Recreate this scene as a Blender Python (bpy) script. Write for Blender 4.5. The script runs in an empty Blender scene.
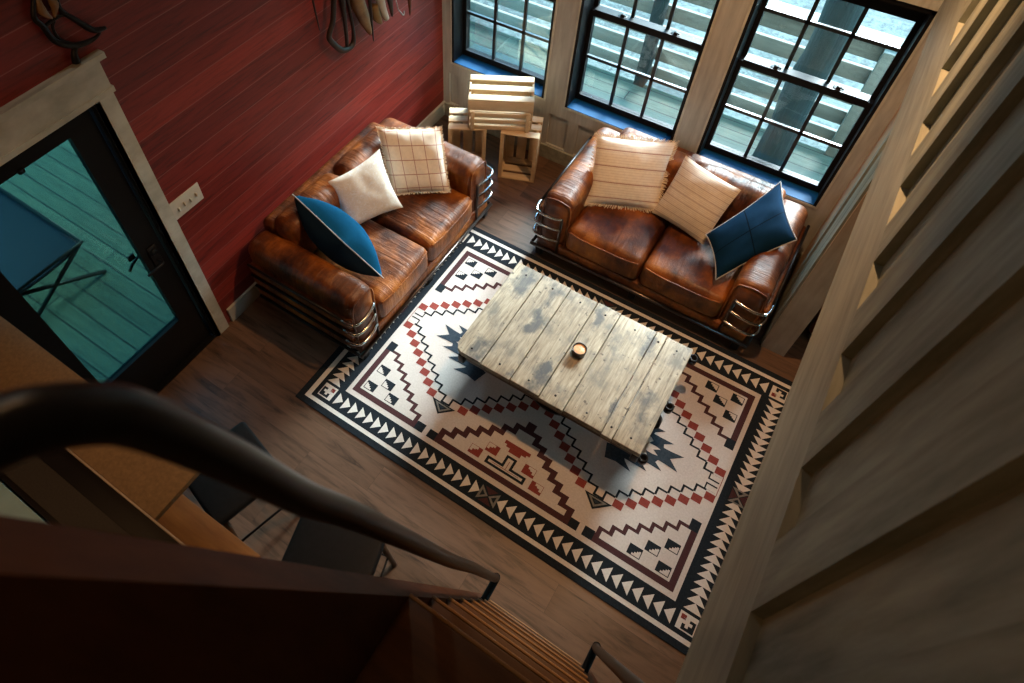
import bpy, math, random
from mathutils import Vector, Matrix, Euler, noise
random.seed(7)
sc = bpy.context.scene
COL = sc.collection
PI = math.pi

# ------------------------------------------------------------------ materials
def nt(name):
    m = bpy.data.materials.new(name); m.use_nodes = True
    t = m.node_tree; t.nodes.clear()
    out = t.nodes.new('ShaderNodeOutputMaterial')
    b = t.nodes.new('ShaderNodeBsdfPrincipled')
    t.links.new(b.outputs[0], out.inputs[0])
    return m, t, b, out
def N(t, kind, **kw):
    n = t.nodes.new(kind)
    for k, v in kw.items():
        if k.startswith('i_'): n.inputs[k[2:].replace('_', ' ')].default_value = v
        else: setattr(n, k, v)
    return n
def L(t, a, b): t.links.new(a, b)
def rgb(c): return (c[0], c[1], c[2], 1.0)
def ramp(t, fac, stops):
    r = t.nodes.new('ShaderNodeValToRGB'); e = r.color_ramp.elements
    while len(e) < len(stops): e.new(0.5)
    for i, (p, c) in enumerate(stops): e[i].position = p; e[i].color = rgb(c)
    L(t, fac, r.inputs[0]); return r.outputs[0]
def math_(t, op, a, b=None, c=None):
    n = t.nodes.new('ShaderNodeMath'); n.operation = op
    for i, x in enumerate((a, b, c)):
        if x is None: continue
        if isinstance(x, (int, float)): n.inputs[i].default_value = x
        else: L(t, x, n.inputs[i])
    return n.outputs[0]
def mixc(t, fac, a, b, mode='MIX'):
    n = t.nodes.new('ShaderNodeMix'); n.data_type = 'RGBA'; n.blend_type = mode
    for i, x in ((0, fac), (6, a), (7, b)):
        if isinstance(x, (int, float)): n.inputs[i].default_value = x
        elif isinstance(x, tuple): n.inputs[i].default_value = rgb(x)
        else: L(t, x, n.inputs[i])
    return n.outputs[2]
def coords(t, scale=(1, 1, 1), rot=(0, 0, 0), uv=False):
    tc = t.nodes.new('ShaderNodeTexCoord'); mp = t.nodes.new('ShaderNodeMapping')
    mp.inputs['Scale'].default_value = scale; mp.inputs['Rotation'].default_value = rot
    L(t, tc.outputs['UV' if uv else 'Object'], mp.inputs[0]); return mp.outputs[0]
def noise_(t, vec, scale=5, detail=6, rough=.6, dist=0):
    n = N(t, 'ShaderNodeTexNoise', i_Scale=scale, i_Detail=detail, i_Roughness=rough, i_Distortion=dist)
    L(t, vec, n.inputs['Vector']); return n.outputs['Fac']
def bump(t, b, h, strength=.3, dist=.01):
    n = N(t, 'ShaderNodeBump', i_Strength=strength, i_Distance=dist)
    L(t, h, n.inputs['Height']); L(t, n.outputs[0], b.inputs['Normal'])
def mat(name, c1, c2=None, scale=6, stretch=(1, 1, 1), rough=.6, metal=0, bmp=0, bd=.004, lo=.3, hi=.7, spec=None, detail=6):
    m, t, b, _ = nt(name)
    b.inputs['Roughness'].default_value = rough; b.inputs['Metallic'].default_value = metal
    if spec is not None: b.inputs['Specular IOR Level'].default_value = spec
    if c2 is None: c2 = tuple(x * .8 for x in c1)
    f = noise_(t, coords(t, stretch), scale, detail)
    L(t, ramp(t, f, [(lo, c1), (hi, c2)]), b.inputs['Base Color'])
    if bmp: bump(t, b, f, bmp, bd)
    return m
def planks(name, axes, length, row, cols, mortar, grain=(1, 12, 12), rough=.5, gscale=4, msize=.003, bmp=.25, gstr=.55, off=.37):
    """planks laid in the plane of two object axes, with wood grain"""
    m, t, b, _ = nt(name)
    tc = t.nodes.new('ShaderNodeTexCoord'); sp = t.nodes.new('ShaderNodeSeparateXYZ'); cb = t.nodes.new('ShaderNodeCombineXYZ')
    L(t, tc.outputs['Object'], sp.inputs[0])
    L(t, sp.outputs[axes[0]], cb.inputs[0]); L(t, sp.outputs[axes[1]], cb.inputs[1])
    br = t.nodes.new('ShaderNodeTexBrick'); br.offset = off; br.offset_frequency = 2
    L(t, cb.outputs[0], br.inputs['Vector'])
    br.inputs['Scale'].default_value = 1
    br.inputs['Color1'].default_value = (0, 0, 0, 1); br.inputs['Color2'].default_value = (1, 1, 1, 1); br.inputs['Mortar'].default_value = (.5, .5, .5, 1)
    br.inputs['Brick Width'].default_value = length; br.inputs['Row Height'].default_value = row
    br.inputs['Mortar Size'].default_value = msize; br.inputs['Mortar Smooth'].default_value = .1
    base = ramp(t, br.outputs['Color'], [(0, cols[0]), (.5, cols[1]), (1, cols[2])])
    mp = t.nodes.new('ShaderNodeMapping'); mp.inputs['Scale'].default_value = grain
    ad = N(t, 'ShaderNodeVectorMath', operation='ADD'); sc_ = N(t, 'ShaderNodeVectorMath', operation='SCALE'); sc_.inputs[3].default_value = 3.7
    L(t, br.outputs['Color'], sc_.inputs[0]); L(t, cb.outputs[0], ad.inputs[0]); L(t, sc_.outputs[0], ad.inputs[1]); L(t, ad.outputs[0], mp.inputs[0])
    g = noise_(t, mp.outputs[0], gscale, 8, .65, .6)
    gc = ramp(t, g, [(.25, (1 - gstr,) * 3), (.5, (1, 1, 1)), (.75, (1 + gstr * .35,) * 3)])
    c = mixc(t, 1.0, base, gc, 'MULTIPLY')
    c = mixc(t, br.outputs['Fac'], c, mortar)
    L(t, c, b.inputs['Base Color']); b.inputs['Roughness'].default_value = rough
    h = math_(t, 'SUBTRACT', g, math_(t, 'MULTIPLY', br.outputs['Fac'], 1.5)); bump(t, b, h, bmp, .004)
    return m
def leather(name, axis):
    """burnished brown leather, creases run across the given axis"""
    m, t, b, _ = nt(name)
    v = coords(t)
    big = noise_(t, v, 3.2, 5, .6)
    fine = noise_(t, v, 16, 6, .65)
    s = [3, 3, 3]; s[axis] = 26
    cre = noise_(t, coords(t, tuple(s)), 1.0, 4, .6, .9)
    f = math_(t, 'ADD', math_(t, 'MULTIPLY', big, .62), math_(t, 'MULTIPLY', fine, .2))
    f = math_(t, 'ADD', f, math_(t, 'ADD', math_(t, 'MULTIPLY', cre, .10), .06))
    L(t, ramp(t, f, [(.41, (.030, .007, .002)), (.50, (.12, .031, .005)), (.58, (.26, .074, .010)), (.68, (.46, .155, .024))]), b.inputs['Base Color'])
    b.inputs['Roughness'].default_value = .46; b.inputs['Specular IOR Level'].default_value = .32
    b.inputs['Coat Weight'].default_value = .10; b.inputs['Coat Roughness'].default_value = .3
    h = math_(t, 'ADD', math_(t, 'MULTIPLY', cre, 1.0), math_(t, 'MULTIPLY', noise_(t, v, 120, 3), .12))
    bump(t, b, h, .75, .014)
    return m
def fabric(name, c, kind='plain', rough=.9):
    m, t, b, _ = nt(name)
    uv = coords(t, uv=True); sp = t.nodes.new('ShaderNodeSeparateXYZ'); L(t, uv, sp.inputs[0])
    base = ramp(t, noise_(t, coords(t), 40, 4), [(.3, tuple(x * .88 for x in c)), (.7, c)])
    def line(sock, n, w, ph=0):
        a = math_(t, 'FRACT', math_(t, 'ADD', math_(t, 'MULTIPLY', sock, n), ph))
        return math_(t, 'LESS_THAN', math_(t, 'ABSOLUTE', math_(t, 'SUBTRACT', a, .5)), w)
    U, V = sp.outputs[0], sp.outputs[1]
    if kind == 'plaid':
        f = math_(t, 'MAXIMUM', line(U, 5, .028), line(V, 4.6, .03, .1))
        base = mixc(t, math_(t, 'MULTIPLY', f, .8), base, (.38, .13, .09))
    if kind == 'stripe':
        f = math_(t, 'MAXIMUM', line(V, 4.3, .035, .0), math_(t, 'MULTIPLY', line(V, 26, .12), .25))
        base = mixc(t, math_(t, 'MULTIPLY', f, .75), base, (.35, .14, .09))
    if kind == 'finestripe':
        f = math_(t, 'MAXIMUM', math_(t, 'MULTIPLY', line(V, 9, .07), .9), math_(t, 'MULTIPLY', line(V, 38, .2), .45))
        base = mixc(t, math_(t, 'MULTIPLY', f, .6), base, (.33, .22, .17))
    if kind == 'floral':
        n = noise_(t, coords(t, (7, 7, 7), uv=True), 1.2, 3, .5, 1.6)
        f = math_(t, 'LESS_THAN', math_(t, 'ABSOLUTE', math_(t, 'SUBTRACT', n, .5)), .025)
        base = mixc(t, math_(t, 'MULTIPLY', f, .6), base, (.85, .86, .88))
    if kind == 'cross':
        f = math_(t, 'MAXIMUM', line(U, 1, .008), line(V, 1, .008))
        base = mixc(t, math_(t, 'MULTIPLY', f, .85), base, tuple(x * .2 for x in c))
    L(t, base, b.inputs['Base Color']); b.inputs['Roughness'].default_value = rough; b.inputs['Specular IOR Level'].default_value = .08
    bump(t, b, noise_(t, coords(t), 220, 2), .25, .003)
    return m
def tabletop_mat():
    m, t, b, _ = nt('weathered_table_wood')
    tc = t.nodes.new('ShaderNodeTexCoord')
    v = tc.outputs['Object']
    g = noise_(t, coords(t, (22, 2.0, 22)), 3, 8, .7, .5)
    blotch = noise_(t, coords(t, (1, .8, 1)), 7.5, 5, .62)
    base = ramp(t, g, [(.28, (.13, .095, .06)), (.5, (.33, .27, .185)), (.75, (.53, .45, .33))])
    base = mixc(t, ramp(t, blotch, [(.34, (.8,) * 3), (.52, (0, 0, 0))]), base, (.13, .12, .10))
    small = noise_(t, coords(t), 30, 2, .5)
    base = mixc(t, ramp(t, small, [(.27, (.8,) * 3), (.33, (0, 0, 0))]), base, (.05, .035, .025))
    for (x, y, r) in ((-.06, -.30, .085), (-.07, -.22, .05), (-.24, -.37, .05), (-.52, .29, .13), (-.53, -.33, .10), (-.32, .30, .10), (.40, .33, .08), (.52, -.1, .10), (.03, .30, .07), (.38, -.2, .06), (-.3, 0, .07)):
        d = N(t, 'ShaderNodeVectorMath', operation='DISTANCE'); d.inputs[1].default_value = (x, y, 0)
        mp = N(t, 'ShaderNodeMapping'); mp.inputs['Scale'].default_value = (1.6, .8, 0); mp.inputs['Location'].default_value = (x * -.6, y * .2, 0)
        L(t, v, mp.inputs[0]); L(t, mp.outputs[0], d.inputs[0])
        dd = math_(t, 'ADD', d.outputs['Value'], math_(t, 'MULTIPLY', math_(t, 'SUBTRACT', blotch, .5), .35))
        f = ramp(t, math_(t, 'DIVIDE', dd, r), [(.3, (.8,) * 3), (1.0, (0, 0, 0))])
        base = mixc(t, f, base, (.055, .06, .065))
    L(t, base, b.inputs['Base Color']); b.inputs['Roughness'].default_value = .62
    bump(t, b, g, .4, .004)
    return m
def glass(name, tint, refl=.9):
    m, t, b, out = nt(name); t.nodes.remove(b)
    tr = N(t, 'ShaderNodeBsdfTransparent'); tr.inputs[0].default_value = rgb(tint)
    gl = N(t, 'ShaderNodeBsdfGlossy'); gl.inputs['Roughness'].default_value = .02
    fr = N(t, 'ShaderNodeFresnel'); fr.inputs[0].default_value = 1.45
    mx = N(t, 'ShaderNodeMixShader')
    L(t, math_(t, 'MULTIPLY', fr.outputs[0], refl), mx.inputs[0]); L(t, tr.outputs[0], mx.inputs[1]); L(t, gl.outputs[0], mx.inputs[2]); L(t, mx.outputs[0], out.inputs[0])
    return m

RED = planks('red_stained_siding', (1, 2), 30, .135, [(.14, .012, .008), (.195, .018, .012), (.26, .028, .018)], (.27, .085, .07), grain=(1.2, 16, 1), rough=.5, gscale=3, msize=.0026, bmp=.3, gstr=.7)
FLOOR = planks('brown_plank_floor', (0, 1), 1.25, .18, [(.098, .054, .031), (.120, .067, .040), (.145, .083, .052)], (.05, .028, .018), grain=(.9, 7, 1), rough=.42, gscale=3.2, msize=.0008, bmp=.12, gstr=.95)
DECK = planks('grey_deck_boards', (0, 1), 4.2, .135, [(.046, .068, .044), (.056, .08, .052), (.066, .093, .062)], (.003, .005, .005), grain=(1, 10, 1), rough=.7, gscale=3, msize=.0055, bmp=.3, gstr=.6)
LWOOD = mat('pale_grey_wall_wood', (.105, .115, .090), (.30, .315, .255), 3.2, (5, 5, .9), .6, bmp=.2, lo=.28, hi=.66, detail=11)
LWOODH = mat('pale_grey_trim_wood', (.20, .21, .175), (.35, .36, .305), 3, (7, .9, 7), .58, bmp=.12, lo=.3, hi=.7, detail=9)
CASE = mat('cream_grey_casing_wood', (.36, .37, .33), (.56, .57, .52), 4, (6, 1.2, 2), .55, bmp=.1, lo=.3, hi=.65)
TANW = mat('tan_casing_wood', (.36, .24, .15), (.50, .35, .23), 4, (5, 5, 1), .6, bmp=.1)
BLACKF = mat('black_frame_paint', (.006, .006, .007), (.008, .008, .009), 10, rough=.4, spec=.12)
SILLM = mat('sill_painted_sky_reflection', (.002, .040, .105), (.003, .052, .13), 10, rough=.6, spec=.1)  # sky reflection on the glossy black sills, put into the base colour
MUNT = mat('black_muntin_paint', (.008, .012, .014), None, 10, rough=.35)
WGLASS = glass('clear_window_glass', (.93, .98, .97), .5)
DGLASS = glass('tinted_door_glass', (.24, .36, .33), .12)
IRON = mat('black_iron_pipe', (.008, .008, .009), (.012, .011, .012), 30, rough=.34, metal=0, spec=.18)
CHROME = mat('chrome_tube', (.62, .60, .57), (.5, .48, .46), 8, rough=.16, metal=1)
DCHROME = mat('dark_steel_tube', (.07, .055, .05), (.12, .1, .09), 8, rough=.28, metal=.9)
DRED = mat('dark_red_brown_stair_wood', (.06, .020, .009), (.12, .042, .017), 3, (6, 6, 1), .75, bmp=.1, spec=.15)
GOLD = mat('golden_board_wood', (.22, .10, .035), (.36, .18, .06), 4, (1, 7, 7), .5, bmp=.1)
TREAD = mat('red_brown_tread_wood', (.060, .022, .008), (.13, .050, .016), 4, (1, 7, 7), .5, bmp=.1)
TREADE = mat('pale_tread_edge', (.28, .14, .05), (.38, .20, .08), 4, (1, 7, 7), .5)
CRATE = mat('raw_pine', (.50, .36, .21), (.66, .51, .33), 4, (1, 8, 3), .6, bmp=.1)
TANP = mat('tan_particle_board', (.15, .095, .045), (.23, .145, .07), 90, rough=.65, bmp=.1, detail=3)
DARKS = mat('dark_speckled_top', (.010, .008, .006), (.022, .018, .014), 130, rough=.7, detail=3)
PALEB = mat('pale_green_grey_board', (.15, .28, .33), (.21, .36, .42), 6, rough=.5)
LOGM = mat('weathered_log_bark', (.001, .006, .005), (.004, .015, .012), 3, (9, 9, .8), .85, bmp=.8, bd=.02)
RAILM = mat('weathered_rail_wood', (.088, .088, .066), (.125, .124, .096), 4, (1, 6, 6), .75, bmp=.2)
BASEW = mat('painted_baseboard', (.38, .37, .33), (.46, .44, .39), 5, (1, 1, 5), .5)
SOFAX, SOFAY = leather('leather_creased_x', 0), leather('leather_creased_y', 1)
RP = mat('rug_cream', (.50, .455, .42), (.61, .56, .525), 90, rough=.95, bmp=.25, spec=.1)
RPB = mat('rug_white', (.60, .57, .53), (.70, .67, .63), 90, rough=.95, bmp=.25, spec=.1)
RK = mat('rug_black', (.010, .014, .019), (.019, .025, .032), 90, rough=.95, bmp=.25, spec=.1)
RBR = mat('rug_dark_brown', (.052, .022, .025), (.075, .034, .036), 90, rough=.95, bmp=.25, spec=.1)
RR = mat('rug_brick_red', (.18, .036, .030), (.25, .056, .045), 90, rough=.95, bmp=.25, spec=.1)
RG = mat('rug_grey', (.15, .15, .145), (.22, .22, .21), 90, rough=.95, bmp=.25, spec=.1)
RSL = mat('rug_slate_blue', (.022, .036, .052), (.045, .062, .082), 60, rough=.95, bmp=.25, spec=.1)
BLACKL = mat('black_leather', (.007, .008, .011), (.011, .012, .016), 40, rough=.6, bmp=.1, spec=.3)
STOOLW = mat('brown_stool_wood', (.06, .03, .016), (.11, .058, .03), 5, (6, 6, 1), .5)
BLUEC = mat('blue_sling_cloth', (.001, .007, .017), (.0015, .009, .022), 60, rough=.85)
WHITEP = mat('ivory_switch_plate', (.55, .54, .48), (.62, .6, .55), 20, rough=.4)

# ------------------------------------------------------------------ mesh builder
class MB:
    def __init__(s): s.v = []; s.f = []; s.mi = []; s.sm = []; s.uv = {}
    def add(s, vs, fs, mi=0, smooth=False):
        o = len(s.v); s.v += [Vector(p) for p in vs]
        for f in fs: s.f.append([i + o for i in f]); s.mi.append(mi); s.sm.append(smooth)
        return o
    def box(s, x0, y0, z0, x1, y1, z1, mi=0, M=None, bev=0):
        x0, x1 = min(x0, x1), max(x0, x1); y0, y1 = min(y0, y1), max(y0, y1); z0, z1 = min(z0, z1), max(z0, z1)
        if bev > 0:
            return s.rbox(((x0 + x1) / 2, (y0 + y1) / 2, (z0 + z1) / 2), (x1 - x0, y1 - y0, z1 - z0), bev, 1, 1, mi=mi, M=M)
        vs = [Vector((x, y, z)) for z in (z0, z1) for y in (y0, y1) for x in (x0, x1)]
        if M: vs = [M @ v for v in vs]
        s.add(vs, [(0, 2, 3, 1), (4, 5, 7, 6), (0, 1, 5, 4), (2, 6, 7, 3), (0, 4, 6, 2), (1, 3, 7, 5)], mi)
    def rbox(s, c, size, r, k=3, n=6, fn=None, mi=0, M=None):
        """rounded box; fn(p, h) may displace a local vertex"""
        h = [x / 2 for x in size]; r = min(r, min(h) * .98)
        ax = []
        for hh in h:
            a = [-(hh - r) - r * math.tan(PI / 4 * (k - i) / k) for i in range(k)]
            m_ = [-(hh - r) + 2 * (hh - r) * i / n for i in range(n + 1)]
            ax.append(a + m_ + [-x for x in reversed(a)])
        n3 = len(ax[0]) - 1; idx = {}; vs = []
        def V(i, j, kk):
            key = (i, j, kk)
            if key in idx: return idx[key]
            p = Vector((ax[0][i], ax[1][j], ax[2][kk]))
            q = Vector([max(-(h[a] - r), min(h[a] - r, p[a])) for a in range(3)])
            d = p - q
            if d.length > 1e-9: p = q + d.normalized() * r
            if fn: p = fn(p, h)
            p = p + Vector(c)
            if M: p = M @ p
            idx[key] = len(vs); vs.append(p); return idx[key]
        fs = []
        for i in range(n3):
            for j in range(n3):
                fs.append((V(i, j, 0), V(i, j + 1, 0), V(i + 1, j + 1, 0), V(i + 1, j, 0)))
                fs.append((V(i, j, n3), V(i + 1, j, n3), V(i + 1, j + 1, n3), V(i, j + 1, n3)))
                fs.append((V(i, 0, j), V(i + 1, 0, j), V(i + 1, 0, j + 1), V(i, 0, j + 1)))
                fs.append((V(i, n3, j), V(i, n3, j + 1), V(i + 1, n3, j + 1), V(i + 1, n3, j)))
                fs.append((V(0, i, j), V(0, i, j + 1), V(0, i + 1, j + 1), V(0, i + 1, j)))
                fs.append((V(n3, i, j), V(n3, i + 1, j), V(n3, i + 1, j + 1), V(n3, i, j + 1)))
        s.add(vs, fs, mi, True)
    def tube(s, pts, r, n=10, mi=0, smooth_path=0, closed=False, M=None):
        P = [Vector(p) for p in pts]; R = r if isinstance(r, (list, tuple)) else [r] * len(P)
        if smooth_path:
            Q, RR_ = [], []
            for i in range(len(P) - 1):
                p0 = P[max(i - 1, 0)]; p1 = P[i]; p2 = P[i + 1]; p3 = P[min(i + 2, len(P) - 1)]
                for k in range(smooth_path):
                    u = k / smooth_path
                    Q.append(.5 * ((2 * p1) + (p2 - p0) * u + (2 * p0 - 5 * p1 + 4 * p2 - p3) * u * u + (3 * p1 - p0 - 3 * p2 + p3) * u ** 3))
                    RR_.append(R[i] * (1 - u) + R[i + 1] * u)
            Q.append(P[-1]); RR_.append(R[-1]); P, R = Q, RR_
        if M: P = [M @ p for p in P]
        rings = []; up = None
        for i, p in enumerate(P):
            if closed: d = (P[(i + 1) % len(P)] - P[i - 1])
            else: d = (P[min(i + 1, len(P) - 1)] - P[max(i - 1, 0)])
            d.normalize()
            if up is None:
                up = Vector((0, 0, 1)) if abs(d.z) < .9 else Vector((1, 0, 0))
            a = d.cross(up).normalized(); b = a.cross(d).normalized(); up = b
            rings.append([p + (a * math.cos(2 * PI * k / n) + b * math.sin(2 * PI * k / n)) * R[i] for k in range(n)])
        vs = [v for rg in rings for v in rg]; fs = []
        m = len(P)
        for i in range(m if closed else m - 1):
            j = (i + 1) % m
            for k in range(n):
                fs.append((i * n + k, i * n + (k + 1) % n, j * n + (k + 1) % n, j * n + k))
        if not closed: fs += [tuple(range(n - 1, -1, -1)), tuple((m - 1) * n + k for k in range(n))]
        s.add(vs, fs, mi, True)
    def lathe(s, c, prof, n=24, mi=0, axis='z'):
        vs = []; c = Vector(c)
        for (r, z) in prof:
            for k in range(n):
                a = 2 * PI * k / n
                if axis == 'z': vs.append(c + Vector((r * math.cos(a), r * math.sin(a), z)))
                elif axis == 'y': vs.append(c + Vector((r * math.cos(a), z, r * math.sin(a))))
                else: vs.append(c + Vector((z, r * math.cos(a), r * math.sin(a))))
        m = len(prof); fs = []
        for i in range(m - 1):
            for k in range(n): fs.append((i * n + k, i * n + (k + 1) % n, (i + 1) * n + (k + 1) % n, (i + 1) * n + k))
        fs += [tuple(range(n - 1, -1, -1)), tuple((m - 1) * n + k for k in range(n))]
        s.add(vs, fs, mi, True)
    def poly(s, pts, z, mi=0, zb=None):
        """flat polygon; with zb a prism down to zb"""
        n = len(pts)
        vs = [(x, y, z) for x, y in pts]
        ar = sum(pts[i][0] * pts[(i + 1) % n][1] - pts[(i + 1) % n][0] * pts[i][1] for i in range(n))
        if ar < 0: vs = vs[::-1]
        s.add(vs, [tuple(range(n))], mi)
    def build(s, name, mats, parent=None, origin=None, local=False, uv=None):
        if not isinstance(mats, (list, tuple)): mats = [mats]
        me = bpy.data.meshes.new(name)
        if parent is not None:
            off = Vector((0, 0, 0)) if local else parent['_o'] if '_o' in parent else Vector((0, 0, 0))
            if not local: off = Vector(ORG[parent.name])
        else:
            if origin is None:
                xs = [v.x for v in s.v]; ys = [v.y for v in s.v]; zs = [v.z for v in s.v]
                origin = ((min(xs) + max(xs)) / 2, (min(ys) + max(ys)) / 2, min(zs))
            off = Vector(origin)
        me.from_pydata([tuple(v - off) for v in s.v], [], s.f)
        for m in mats: me.materials.append(m)
        for i, p in enumerate(me.polygons): p.material_index = s.mi[i]; p.use_smooth = s.sm[i]
        if uv:
            ul = me.uv_layers.new(name='UVMap')
            for lp in me.loops: ul.data[lp.index].uv = uv[lp.vertex_index]
        me.validate(); me.update()
        o = bpy.data.objects.new(name, me); COL.objects.link(o)
        if parent is not None: o.parent = parent; ORG[o.name] = tuple(ORG[parent.name]) if not local else (0, 0, 0)
        else: o.location = off; ORG[o.name] = tuple(off)
        return o
ORG = {}
def tag(o, label=None, cat=None, group=None, kind=None):
    if label: o['label'] = label
    if cat: o['category'] = cat
    if group: o['group'] = group
    if kind: o['kind'] = kind
    return o
def thing(name, label, cat, loc, rz=0, group=None):
    o = bpy.data.objects.new(name, None); COL.objects.link(o); o.empty_display_size = .1
    o.location = loc; o.rotation_euler = (0, 0, rz); ORG[o.name] = tuple(loc)
    return tag(o, label, cat, group)
def struct(o, label):
    o['kind'] = 'structure'; o['label'] = label; return o
def plabel(o, l): o['label'] = l; return o
def box1(name, mats, *b, parent=None, local=False, bev=0):
    m = MB(); m.box(*b, bev=bev); return m.build(name, mats, parent, local=local)

# ------------------------------------------------------------------ room shell
XW, YW, XR = -2.857, 4.15, .46
m = MB(); m.box(XW - .05, -3.6, -.12, 3.4, YW + .05, 0); struct(m.build('floor', FLOOR, origin=(0, 0, 0)), 'brown wood plank floor with grain running side to side')
# red wall with the door hole (Y .24..1.195, Z 0..2.105)
m = MB()
for (y0, z0, y1, z1) in ((-3.6, 0, .24, 5.6), (.24, 2.11, 1.195, 5.6), (1.195, 0, YW + .25, 5.6)):
    m.box(XW - .16, y0, z0, XW, y1, z1)
struct(m.build('wall_left', RED, origin=(XW, 0, 0)), 'dark red stained plank wall behind the left sofa')
# window wall : wall wood, openings
WINS = [(-2.76, -1.85), (-1.655, -.745), (-.55, .36)]
ZB, ZT = .61, 2.13
m = MB()
def wall_y(m, x0, x1, z0, z1): m.box(x0, YW, z0, x1, YW + .24, z1)
wall_y(m, XW, 3.4, ZT, 5.6)
for z0, z1 in ((ZB, ZT),):
    prev = XW
    for a, b_ in WINS:
        wall_y(m, prev, a, z0, z1); prev = b_
    wall_y(m, prev, 3.4, z0, z1)
# wainscot with sunk panels
m.box(XW, YW + .02, 0, 3.4, YW + .24, ZB)
m.box(XW, YW, .48, XR, YW + .02, ZB); m.box(XW, YW, 0, XR, YW + .02, .15)
px = [(-2.79, -2.68)] + [(-2.59 + .27 * i, -2.41 + .27 * i) for i in range(11)]
last = XW
for a, b_ in px:
    m.box(last, YW, .15, a, YW + .02, .48); last = b_
m.box(last, YW, .15, XR, YW + .02, .48)
WBACK = mat('window_wall_wood', (.30, .305, .30), (.47, .475, .46), 3, (7, 7, .9), .6, bmp=.1, detail=8)
struct(m.build('wall_back', WBACK, origin=(0, YW, 0)), 'pale grey wood wall with sunk panels under three windows')
m = MB()
m.box(XR, 3.27, 0, XR + .165, YW, 2.16)
struct(m.build('wall_right', TANW, origin=(XR, 3.27, 0)), 'short tan wood wall end beside the right sofa')
m = MB(); m.box(XR - .014, 3.29, 0, XR, 3.40, 2.16); m.box(XR - .022, 3.63, 0, XR, 3.70, 2.16); m.box(XR - .012, 3.42, 0, XR, 3.60, 2.16)
struct(m.build('trim_1', LWOOD, origin=(XR, 3.27, 0)), 'grey vertical casing boards behind the right arm of the right sofa')
# far room beyond the opening
m = MB(); m.box(XR + .165, 4.02, 0, 3.4, YW, 2.16); struct(m.build('wall_far', RED, origin=(XR, 4.02, 0)), 'red plank wall of the room beyond the opening')
wy0, wy1, wz0, wz1 = 1.5, 2.5, .85, 1.7
m = MB(); m.box(3.4, -3.6, 0, 3.5, wy0, 5.6); m.box(3.4, wy1, 0, 3.5, YW, 5.6); m.box(3.4, wy0, 0, 3.5, wy1, wz0); m.box(3.4, wy0, wz1, 3.5, wy1, 5.6); struct(m.build('wall_side', LWOOD, origin=(3.4, 0, 0)), 'pale wood wall of the side room')
m = MB(); m.box(3.43, wy0, wz0, 3.47, wy0 + .05, wz1); m.box(3.43, wy1 - .05, wz0, 3.47, wy1, wz1); m.box(3.43, 1.985, wz0, 3.47, 2.015, wz1); m.box(3.43, wy0, wz0, 3.47, wy1, wz0 + .05); m.box(3.43, wy0, wz1 - .05, 3.47, wy1, wz1)
_w = struct(m.build('window_4', BLACKF, origin=(3.45, 2.0, wz0)), 'unseen black framed window added to the side room for cool fill light')  # unseen opening, added so cool sky light reaches the rug's right end
m = MB(); m.box(3.448, wy0 + .05, wz0 + .05, 3.452, wy1 - .05, wz1 - .05); m.build('glass', WGLASS, _w)
m = MB(); m.box(XW - .16, -3.7, 0, 3.5, -3.6, 5.6); struct(m.build('wall_front', LWOOD, origin=(0, -3.6, 0)), 'pale wood wall behind the kitchen')
m = MB(); m.box(XW - .16, -3.7, 5.6, 3.5, YW + .3, 5.7); struct(m.build('ceiling', mat('dark_ceiling_wood', (.05, .035, .025), (.08, .055, .04), 4, (1, 6, 1), .6), origin=(0, 0, 5.6)), 'pale wood plank ceiling')
# loft floor behind the camera, ceiling of side room
m = MB(); m.box(XW, -3.6, 2.3, .355, -.5, 2.62); struct(m.build('floor_loft', LWOOD, origin=(0, -1, 2.3)), 'loft floor above the kitchen')
# loft wall : boards, battens and bottom trim
XB = .355
m = MB()
m.box(XB + .027, -3.6, 2.16, .62, YW, 5.6)
struct(m.build('wall_loft', LWOOD, origin=(XB, 0, 2.16)), 'board and batten loft wall of pale grey wood close on the right')
m = MB(); m.box(XB, -3.6, 2.16, XB + .027, YW, 2.615)
struct(m.build('trim_2', LWOODH, origin=(XB, 0, 2.16)), 'wide flat board along the bottom of the loft wall')
for i in range(-6, 12):
    y = .57 + .365 * i
    m = MB(); m.box(XB, y, 2.615, XB + .027, min(y + .165, YW), 5.6)
    struct(m.build('trim_%d' % (i + 9), LWOOD, origin=(XB, y, 2.615)), 'vertical wood batten on the loft wall')
# baseboards
m = MB(); m.box(XW, 1.345, 0, XW + .02, YW, .145); struct(m.build('baseboard_left', BASEW), 'cream baseboard along the foot of the red wall')
m = MB(); m.box(XW, YW - .018, 0, XR, YW, .14); struct(m.build('baseboard_back', LWOODH), 'grey wood baseboard under the windows')

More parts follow.
